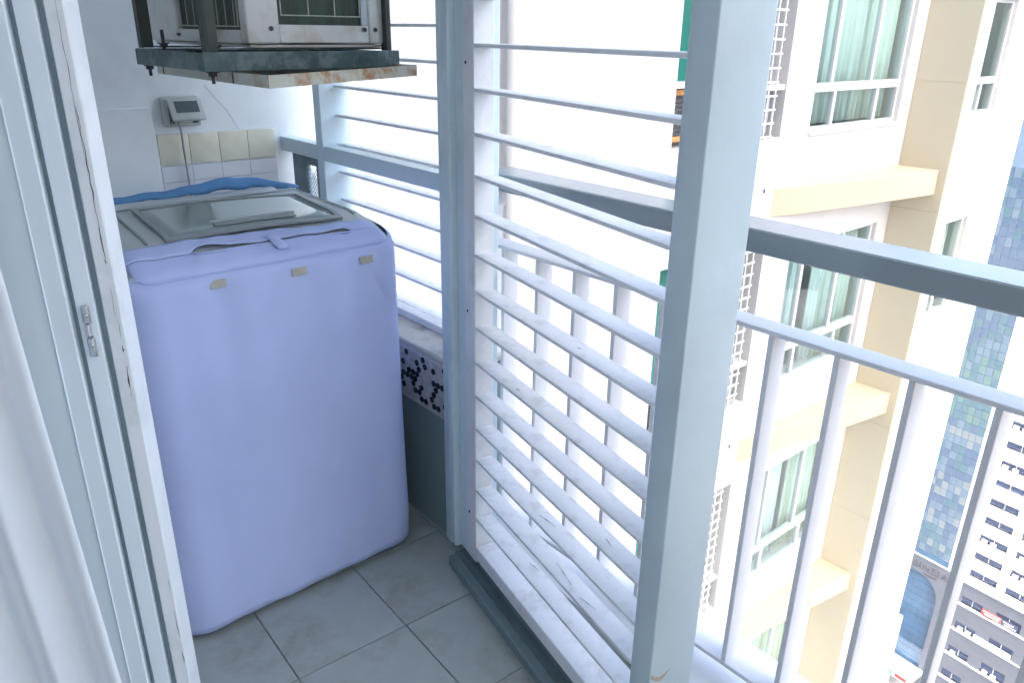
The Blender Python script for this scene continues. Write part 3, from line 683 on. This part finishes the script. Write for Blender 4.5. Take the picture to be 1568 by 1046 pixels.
la = thing('door_latch', D.w(0.0, -0.077, 1.04), 'small chromed strike latch screwed to the sliding door stile', 'latch')
def plate(z0, z1, y0, y1):
    mb = MB(); mb.box(-0.002, 0.003, y0, y1, z0, z1); return mb.build('plate', M_['chrome'], la, D, 0.0022, True, 2)
plate(1.093, 1.121, -0.083, -0.0715); plate(1.040, 1.070, -0.083, -0.0715)
B(-0.002, 0.007, -0.0815, -0.0740, 1.0735, 1.0925).build('bridge', M_['chrome'], la, D, 0.002)
B(-0.002, 0.0012, -0.0815, -0.0740, 1.0702, 1.0733).build('slot', M_['shadow_gap'], la, D)
for z in (1.106, 1.059):
    sc = bmesh.new(); bmesh.ops.create_uvsphere(sc, u_segments=12, v_segments=8, radius=0.0038)
    me = bpy.data.meshes.new('screw'); sc.to_mesh(me); sc.free()
    for p in me.polygons: p.use_smooth = True
    me.materials.append(M_['chrome'])
    link('screw', me, la, D.m @ Matrix.Translation((0.003, -0.0772, z)) @ Matrix.Diagonal((0.6, 1, 1, 1)))

cu = MB()
def cur(a, b):
    z = 0.02 + (CEIL - 0.06) * b
    y = interp(z, [0.0, 0.5, 1.0, 1.25, 2.7], [-0.080, -0.090, -0.116, -0.126, -0.165]) - 0.55 * a
    fl_ = 1 + 0.35 * (1 - b)
    x = 0.115 + 0.013 * fl_ * math.sin(a * 40 + 0.5 * math.sin(b * 4) + 0.9) + 0.005 * math.sin(a * 83 + 2 + b * 2) + 0.003 * math.sin(b * 9 + a * 20)
    if a < 0.03: x -= 0.014 * (1 - a / 0.03) ** 2
    return (x, y + 0.002 * math.sin(b * 5 + a * 30), z)
cu.grid(cur, 150, 50)
tag(cu.build('curtain', M_['curtain'], None, D, 0, True, solid=0.0015), 'white cotton curtain hanging in folds at the left edge', 'curtain')
# curtain rail carries it
tag(B(0.105, 0.13, -1.0, -0.05, CEIL - 0.04, CEIL - 0.015).build('curtain_rail', M_['alu'], None, D, 0.003), 'slim curtain rail under the ceiling above the white curtain', 'curtain rail')

# ================================================================== TOWER ACROSS THE GAP
tw = thing('apartment_tower', FA.w(-3, 0, GROUND), 'white apartment tower with beige fin and wedge ledges across the gap', 'building')
FL = [0, 1, 2, 3, 4]           # storeys in view, counted downwards
holes = []
for k in FL:
    z = -3.0 * k
    holes += [(-0.16, 1.815, z + 0.535, z + 2.30), (-2.41, -0.70, z + 0.525, z + 2.42), (2.75, 4.76, z + 0.495, z + 1.98)]
holed(-14.0, 6.05, -16.5, 3.2, holes, 0.30).build('wall', M_['facade'], tw, FA)
B(-9.0, -0.0, -14.0, 6.05, GROUND, -16.5).build('lower_wall', M_['facade'], tw, FA)
B(-9.0, 0.0, 6.046, 6.05, -16.5, 3.2).build('side_wall', M_['facade'], tw, FA)
B(-9.0, -0.0, -14.0, 6.05, 3.2, 3.4).build('roof_slab', M_['facade'], tw, FA)
B(0.0, 0.10, 4.9, 6.04, -11.1, -9.28).build('lower_block', M_['facade'], tw, FA, 0.01)
for j, z in enumerate([3.2, 1.0, -0.52, -3.52, -5.02, -8.02, -9.52, -12.5]):
    z2 = [1.008, -0.512, -3.512, -5.012, -8.012, -9.512, -12.492, -16.4][j]
    B(0.0, 0.60, 2.09, 2.365, z2, z).build('fin_panel', M_['beige'], tw, FA, 0.006)
B(0.0, 0.594, 2.096, 2.359, -16.4, 3.19).build('fin_core', M_['beige'], tw, FA)
dpm = MB(); dpm.tube([(0.09, -4.30, -16.4), (0.09, -4.30, 3.2)], 0.055, 12)
dpo = dpm.build('downpipe', M_['facade'], tw, FA, 0, True)
for zz in (1.9, -0.6, -3.1, -5.6): B(0.0, 0.155, -4.37, -4.23, zz, zz + 0.04).build('pipe_clip', M_['alu'], dpo, FA, 0.003)
def ledge(k):
    z1 = -3.0 * k - 0.005; z0 = z1 - 0.30
    pts = [(0.0, -0.685), (0.0, 2.088)] + [(0.0, 2.088)]
    curve = []
    for i in range(11):
        t = i / 10; y = -0.685 + t * (2.088 + 0.685)
        curve.append((0.50 * (t ** 0.85), y))
    poly = [(0.0, 2.088), (0.0, -0.685)] + curve[1:]
    poly = [(x, y) for x, y in poly]
    MB().prism([(x, y) for x, y in poly][::-1], z0, z1).build('ledge', M_['beige_ledge'], tw, FA, 0.006)
    c2 = [(0.50 * ((1 - i / 10) ** 0.6) if i < 10 else 0.0, 2.367 + (5.03 - 2.367) * i / 10) for i in range(11)]
    MB().prism([(0.0, 2.367)] + c2, z0, z1).build('ledge', M_['beige_ledge'], tw, FA, 0.006)
for k in FL: ledge(k)
def window(y0, y1, z0, z1, ztr, mull_top, mull_low, seed):
    rw = random.Random(seed)
    f = MB(); t = 0.045
    f.box(-0.12, -0.05, y0, y0 + t, z0, z1).box(-0.12, -0.05, y1 - t, y1, z0, z1)
    f.box(-0.118, -0.052, y0 + t, y1 - t, z0, z0 + t).box(-0.118, -0.052, y0 + t, y1 - t, z1 - t, z1)
    f.box(-0.125, -0.045, y0 + t, y1 - t, ztr - 0.05, ztr + 0.04)
    for y in mull_top: f.box(-0.115, -0.055, y - 0.028, y + 0.028, ztr + 0.04, z1 - t)
    for y in mull_low: f.box(-0.115, -0.055, y - 0.028, y + 0.028, z0 + t, ztr - 0.05)
    fr_ = f.build('window', M_['alu'], tw, FA, 0.004)
    for ms, a, b in ((mull_top, ztr + 0.04, z1 - t), (mull_low, z0 + t, ztr - 0.05)):
        ys = [y0 + t] + list(ms) + [y1 - t]
        for i in range(len(ys) - 1):
            mx = FA.m @ Matrix.Translation((-0.085, (ys[i] + ys[i + 1]) / 2, a)) @ Matrix.Rotation(rw.uniform(-.006, .006), 4, 'Z')
            l = (ys[i + 1] - ys[i]) / 2 - 0.002
            B(-0.004, 0.004, -l, l, 0.001, b - a - 0.001).build('pane', M_['tint_glass'], fr_, mx)
    op = rw.uniform(0.0, 0.12)
    gap = rw.uniform(.3, .6)
    spans = {11: [(0.0, 0.30), (0.46, 1.0)], 12: [(0.0, 0.52), (0.58, 1.0)], 30: [(0.0, 0.80)], 31: [(0.1, 1.0)]}.get(seed, [(0.0, 1.0)])
    cm = M_[('room_curtain', 'room_curtain_b', 'room_curtain_c')[{10: 0, 11: 2, 12: 0, 13: 1}.get(seed, seed % 3)]]
    for (p0, p1) in spans:
        fq = rw.uniform(38, 60)
        def curt(a, b, p0=p0, p1=p1, fq=fq):
            y = y0 + 0.05 + (y1 - y0 - 0.10) * (p0 + (p1 - p0) * a); t_ = a * (y1 - y0) * (p1 - p0)
            return (-0.22 + 0.022 * math.sin(t_ * fq + math.sin(t_ * 9)) + 0.008 * math.sin(t_ * 113), y, z0 + 0.05 + (z1 - z0 - 0.1) * b)
        MB().grid(curt, max(12, int(70 * (y1 - y0) * (p1 - p0))), 2).build('curtain', cm, fr_, FA, 0, True, solid=0.004)
    rm = MB(); rm.box(-1.9, -1.85, y0 - .1, y1 + .1, z0 - .5, z1).box(-1.85, -0.305, y0 - .1, y0 - .05, z0 - .5, z1).box(-1.85, -0.305, y1 + .05, y1 + .1, z0 - .5, z1).box(-1.85, -0.305, y0 - .05, y1 + .05, z0 - .5, z0 - .45).box(-1.85, -0.305, y0 - .05, y1 + .05, z1 - .02, z1 + .03)
    rm.build('room', M_['room_dark'], fr_, FA)
    w0 = y0 + rw.uniform(.2, .5) * (y1 - y0)
    B(-1.5, -0.7, w0, w0 + 0.7, z0 - .45, z0 + rw.uniform(.25, .75)).build('furniture', M_['facade'], fr_, FA, 0.03)
sill_me = None
for k in FL:
    z = -3.0 * k
    window(-0.16, 1.815, z + 0.535, z + 2.30, z + 0.985, (0.26, 1.115), (0.366, 1.314), 10 + k)
    window(2.75, 4.76, z + 0.495, z + 1.98, z + 0.945, (3.45, 4.13), (3.45, 4.28), 30 + k)
    B(-0.04, 0.03, -0.18, 1.84, z + 0.505, z + 0.534).build('sill', M_['facade'], tw, FA, 0.004)
    B(-0.04, 0.03, 2.73, 4.79, z + 0.465, z + 0.494).build('sill', M_['facade'], tw, FA, 0.004)
    # service niche: back wall, glazing, condenser shelf, orange framed opening and bar grille
    nb = B(-0.60, -0.305, -2.45, -0.66, z + 0.40, z + 2.5).build('niche_back', M_['niche'], tw, FA)
    B(-0.30, -0.02, -2.405, -1.45, z + 1.05, z + 1.10).build('transom', M_['facade'], nb, FA)
    B(-0.16, -0.13, -2.405, -1.45, z + 1.10, z + 2.41).build('green_pane', M_['green_glass'], nb, FA)
    B(-0.301, -0.02, -1.449, -1.40, z + 0.53, z + 2.41).build('mullion', M_['alu'], nb, FA)
    of = MB(); of.box(-0.16, -0.10, -2.405, -2.36, z + 0.58, z + 1.03).box(-0.16, -0.10, -1.50, -1.45, z + 0.58, z + 1.03).box(-0.158, -0.102, -2.36, -1.50, z + 0.58, z + 0.625).box(-0.158, -0.102, -2.36, -1.50, z + 0.985, z + 1.03)
    of.build('opening_frame', M_['orange'], nb, FA)
    lv = MB()
    for j in range(8): lv.box(-0.15, -0.11, -2.36, -1.50, z + 0.64 + 0.043 * j, z + 0.655 + 0.043 * j)
    lv.build('louvre_blades', M_['dark_gap'], nb, FA)
    B(-0.30, -0.02, -1.39, -0.702, z + 0.985, z + 1.04).build('shelf', M_['facade'], nb, FA)
    c_ = B(-0.29, -0.08, -1.36, -0.83, z + 0.56, z + 0.93).build('condenser', M_['far_ac'], nb, FA, 0.01)
    gr = MB()
    for y in [-1.46 + 0.12 * j for j in range(6)]: gr.box(-0.030, -0.012, y - 0.009, y + 0.009, z + 0.53, z + 2.41)
    for j in range(15): gr.box(-0.012, 0.004, -1.48, -0.845, z + 0.535 + 0.13 * j, z + 0.553 + 0.13 * j)
    gr.build('bar_grille', M_['grid'], nb, FA)
    vt = MB(); vt.box(0.0, 0.012, -0.90, -0.84, z - 0.035, z + 0.030)
    vt.build('vent_cap', M_['alu'], tw, FA, 0.003)
    B(0.0121, 0.014, -0.888, -0.852, z - 0.022, z + 0.018).build('vent_slot', M_['dark_gap'], tw, FA)
    B(0.0, 0.010, -2.5, -0.69, z - 0.312, z - 0.300).build('drip_line', M_['facade'], tw, FA)

# ================================================================== FAR BLOCK: slotted floors, curtain wall, podium
fb = thing('slotted_block', T.w(0, -20, GROUND), 'white block with rows of dark strip windows over a grey podium', 'building')
rows_up = [-51.7 - 3.19 * k for k in range(-14, 8)]
rows_lo = [-79.15, -84.0, -88.85, -93.6]
hs, lo = [], []
allw = []
PITCHS = 5.1
for z in rows_up:
    for j in range(8):
        y1 = 0.0 - PITCHS * j; allw.append((y1 - 3.95, y1, z - 1.15, z))
hs = allw[:]
holed(-42, 2.95, -76.4, 20, [h for h in hs if h[2] > -76.4], 0.7, 0.0, -1).build('wall', M_['far_white'], fb, T)
lowers = []
for z in rows_lo:
    for j in range(4):
        y1 = 0.0 - 10.2 * j
        lowers += [(y1 - 3.1, y1, z - 1.35, z), (y1 - 8.5, y1 - 5.0, z - 1.45, z + 0.35)]
holed(-42, 2.2, GROUND, -76.4, lowers, 0.7, 0.0, -1).build('podium_wall', M_['far_stone'], fb, T)
B(-0.35, 0.0, -42, 2.2, -76.6, -76.35).build('string_course', M_['far_white'], fb, T)
B(0.75, 18, -42, 2.9, GROUND, 20).build('core', M_['far_white'], fb, T)
rb = random.Random(5)
wcount = 0
for (y0, y1, z0, z1) in allw + lowers:
    if z1 > -40 or y0 < -32: continue
    wo_ = B(0.40, 0.45, y0, y1, z0, z1).build('window', M_['far_window'], fb, T)
    B(0.30, 0.40, (y0 + y1) / 2 - 0.05, (y0 + y1) / 2 + 0.05, z0, z1).build('mullion', M_['far_ac'], wo_, T)
    B(-0.22, 0.38, y0 - 0.15, y1 + 0.25, z0 - 0.22, z0 + 0.0).build('sill', M_['far_white'], wo_, T)
    if rb.random() < 0.45:
        for q in range(rb.choice((1, 2))):
            yy = y1 - 0.6 - 1.25 * q - rb.uniform(0, .4)
            B(-0.15, 0.28, yy - 0.38, yy + 0.38, z0 + 0.01, z0 + 0.52).build('condenser', M_['far_ac'], wo_, T, 0.04)
for z in rows_lo:
    B(-0.18, 0.0, -42, 2.2, z - 1.75, z - 1.58).build('string_course', M_['far_white'], fb, T)
# sign boards on the podium
sgn = thing('podium_sign', T.w(-0.1, -5.5, -80.7), 'red and navy sign board on the grey podium of the far block', 'sign')
B(-0.16, -0.06, -5.9, -3.1, -80.45, -79.35).build('red_panel', M_['red_sign'], sgn, T)
B(-0.16, -0.06, -8.2, -5.93, -80.45, -79.35).build('navy_panel', M_['navy_sign'], sgn, T)
for y0, y1, z in ((-5.7, -3.3, -79.68), (-5.5, -3.6, -80.12), (-7.6, -6.2, -79.72), (-7.9, -6.4, -80.15)):
    mb = MB(); y = y1
    while y > y0:
        wl = rb.uniform(.12, .24); mb.box(-0.19, -0.161, y - wl, y, z - 0.10, z + 0.12); y -= wl + 0.09
    mb.build('lettering', M_['white_sign'], sgn, T)
tag(B(-0.16, -0.06, -8.4, -3.0, -85.35, -84.55).build('blank_board', M_['white_sign'], None, T), 'blank white board on the far podium below the red sign', 'sign')

gt = thing('glass_tower', T.w(5, 9, GROUND), 'blue glass curtain wall tower above a stone arch', 'building')
PW, PH = 0.955, 1.32
GZ = -75.6
pane_me = [B(-0.02, 0.02, -PW / 2 + 0.03, PW / 2 - 0.03, 0.03, PH - 0.03).mesh('pane', mm_) for mm_ in PANES]
B(0.06, 16, 2.98, 16.0, -76.2, 20).build('slab_core', M_['mullion'], gt, T)
rp = random.Random(21)
n_p = 0
for r_ in range(0, 46):  # pane tones by row stand in for reflections in the glass
    z = GZ + 0.55 + r_ * PH
    band = rp.random()
    for c in range(0, 6):
        y = 3.05 + PW / 2 + c * PW
        if n_p >= 290: break
        if r_ in (1,): k = 4 if rp.random() < .5 else 1
        elif 4 <= r_ <= 6: k = rp.choice((2, 4, 0, 2))
        elif 8 <= r_ <= 11: k = rp.choice((4, 2, 4, 0))
        elif r_ in (15, 16): k = rp.choice((4, 4, 2))
        elif 18 <= r_ <= 22: k = rp.choice((1, 3, 1, 1))
        elif 23 <= r_ <= 25: k = rp.choice((3, 3, 1, 2))
        elif r_ == 26 and c == 2: k = 2
        else: k = rp.choice((0, 0, 0, 2, 1))
        mx = T.m @ Matrix.Translation((0.02, y, z)) @ Matrix.Rotation(rp.uniform(-.02, .02), 4, 'Z') @ Matrix.Rotation(rp.uniform(-.02, .02), 4, 'Y')
        link('pane', pane_me[k], gt, mx); n_p += 1
B(-0.10, 0.05, 3.0, 10.5, GZ - 0.35, GZ + 0.5).build('base_band', M_['arch_glass'], gt, T)
B(-0.25, 0.05, 3.0, 10.5, GZ - 0.55, GZ - 0.36).build('cornice', M_['far_white'], gt, T)
# podium with the arch
AC_Y, AR, AZC = 7.35, 4.0, -83.1
def arch_z(y):
    t = (y - AC_Y) / AR
    return AZC + 4.0 * math.sqrt(max(0, 1 - t * t))
po = MB(); n_a = 24
ys = [AC_Y - AR + 2 * AR * i / n_a for i in range(n_a + 1)]
zt_ = GZ - 0.56
def q_(p):
    k = len(po.v); po.v += p; po.f.append((k, k + 1, k + 2, k + 3))
for i in range(n_a):
    a, b = ys[i], ys[i + 1]; za, zb = arch_z(a), arch_z(b)
    q_([(0, a, za), (0, b, zb), (0, b, zt_), (0, a, zt_)])
    q_([(0, a, za), (0, b, zb), (0.8, b, zb), (0.8, a, za)])
q_([(0, 2.2, GROUND), (0, ys[0], GROUND), (0, ys[0], zt_), (0, 2.2, zt_)])
q_([(0, ys[-1], GROUND), (0, 16, GROUND), (0, 16, zt_), (0, ys[-1], zt_)])
q_([(0, ys[0], GROUND), (0, ys[0], arch_z(ys[0])), (0.8, ys[0], arch_z(ys[0])), (0.8, ys[0], GROUND)])
q_([(0, ys[-1], GROUND), (0, ys[-1], arch_z(ys[-1])), (0.8, ys[-1], arch_z(ys[-1])), (0.8, ys[-1], GROUND)])
po.build('podium_wall', M_['far_stone'], gt, T)
ag = MB()
for j in range(13):
    for i in range(8):
        y0 = AC_Y - AR + i; z0 = GROUND + 4.2 + j * 1.3
        if z0 > -79: continue
        ag.box(0.55, 0.60, y0 + 0.02, y0 + 0.98, z0 + 0.02, z0 + 1.28, None)
ago = ag.build('arch_glazing', M_['arch_glass'], gt, T)
B(0.62, 1.2, AC_Y - AR, AC_Y + AR, GROUND, -78.9).build('arch_backing', M_['mullion'], gt, T)
def text3d(s_, size, y_left, z_, mt, parent, fr, x=-0.06, name='lettering', ext=0.05):
    cu_ = bpy.data.curves.new('t', 'FONT'); cu_.body = s_; cu_.size = size; cu_.extrude = ext; cu_.space_character = 1.15
    to = bpy.data.objects.new('t', cu_); COL.objects.link(to)
    dg = bpy.context.evaluated_depsgraph_get(); me = bpy.data.meshes.new_from_object(to.evaluated_get(dg))
    bpy.data.objects.remove(to); me.materials.clear(); me.materials.append(mt); me.name = name
    a = -fr.a; up = Vector((0, 0, 1)); nn_ = -fr.n
    mx = Matrix((a, up, nn_)).transposed().to_4x4(); mx.translation = fr.w(x, y_left, z_)
    return link(name, me, parent, mx)
text3d('YISINEIAR', 1.65, 9.6, -78.35, M_['letters'], gt, T)
sm = MB(); yq = 6.1
while yq > 4.2:
    sm.box(-0.10, -0.005, yq - 0.16, yq, -79.05 + 0.02, -78.78); yq -= 0.26
sm.build('small_lettering', M_['letters'], gt, T)
# canopy over the entrance
cn = thing('entrance_canopy', T.w(-1.5, 6.5, -97.5), 'white street canopy with red and teal sign below the arch', 'canopy')
B(-3.4, 0.0, 2.4, 13, -97.2, -96.6).build('roof', M_['far_white'], cn, T, 0.05)
B(-3.5, -3.41, 2.4, 13, -98.1, -96.9).build('fascia', M_['white_sign'], cn, T)
B(-3.56, -3.51, 3.3, 5.2, -97.85, -97.15).build('red_sign', M_['red_sign'], cn, T)
B(-3.56, -3.51, 5.7, 7.2, -97.85, -97.25).build('teal_sign', M_['teal_sign'], cn, T)
for y in (2.8, 6.2, 9.6, 12.6):
    MB().tube([T.m.inverted() @ T.w(-3.2, y, GROUND + 0.1), T.m.inverted() @ T.w(-3.2, y, -97.2)], 0.16, 10).build('column', M_['far_ac'], cn, T)
# street in front
tag(B(-18, -4.6, -160, 160, GROUND + 0.0, GROUND + 0.05).build('street', M_['asphalt'], None, T), kind='structure')
tag(B(-4.5, -0.02, -160, 160, GROUND + 0.0, GROUND + 0.17).build('pavement', M_['pave'], None, T), kind='structure')
mk = MB()
for i in range(40): mk.box(-11.4, -11.2, -120 + 6 * i, -117 + 6 * i, GROUND + 0.054, GROUND + 0.058)
tag(mk.build('lane_markings', M_['line'], None, T), kind='structure')
def car(y, x, mt, label):
    c = thing('parked_car', T.w(x, y, GROUND + 0.05), label, 'car', 'cars in the street far below')
    zb = GROUND + 0.05
    prof = [(-2.1, 0.35), (-2.1, 0.8), (-1.3, 0.95), (-0.8, 1.4), (0.9, 1.42), (1.6, 0.98), (2.1, 0.9), (2.15, 0.35)]
    mb = MB(); n = len(prof)
    for sx_ in (-0.85, 0.85):
        for (p, q) in prof:
            mb.v.append((x + sx_ * (0.82 if q > 1.2 else 1), y + p, zb + q))
    mb.f.append(tuple(range(n))); mb.f.append(tuple(range(2 * n - 1, n - 1, -1)))
    mb.f += [(i, (i + 1) % n, n + (i + 1) % n, n + i) for i in range(n)]
    mb.build('body', mt, c, T, 0.06, True, 2)
    for (a, b_) in ((-1.25, -0.82), (0.95, 1.55)):
        za, zb2 = (0.99, 1.38) if a < 0 else (1.38, 1.0)
        g = MB(); g.v = [(x - 0.66, y + a - .02, zb + za + .02), (x + 0.66, y + a - .02, zb + za + .02), (x + 0.62, y + b_ + .02, zb + zb2 + .02), (x - 0.62, y + b_ + .02, zb + zb2 + .02)]; g.f = [(0, 1, 2, 3)]
        g.build('windscreen', M_['far_window'], c, T, solid=0.02)
    for px in (-0.82, 0.82):
        for py in (-1.3, 1.35):
            MB().tube([(x + px - .1, y + py, zb + .31), (x + px + .1, y + py, zb + .31)], 0.31, 12).build('wheel', M_['rubber'], c, T)
car(9.0, -6.0, M_['car_blue'], 'blue car at the kerb below the street canopy')
car(15.5, -6.0, M_['car_silver'], 'silver car at the kerb behind the blue car')
car(3.0, -9.5, M_['car_red'], 'red car in the traffic lane below the street canopy')

# ================================================================== HAZE
hz = bpy.data.materials.new('city haze'); hz.use_nodes = True
hn = hz.node_tree.nodes; hn.clear()
ho = hn.new('ShaderNodeOutputMaterial'); pv = hn.new('ShaderNodeVolumePrincipled')
pv.inputs['Color'].default_value = (0.86, 0.90, 0.96, 1); pv.inputs['Density'].default_value = 0.00028; pv.inputs['Anisotropy'].default_value = 0.0
hz.node_tree.links.new(pv.outputs[0], ho.inputs['Volume'])
tag(B(-340, 340, -340, 340, GROUND - 2, 48).build('haze', hz), kind='stuff')
scene.cycles.volume_bounces = 1
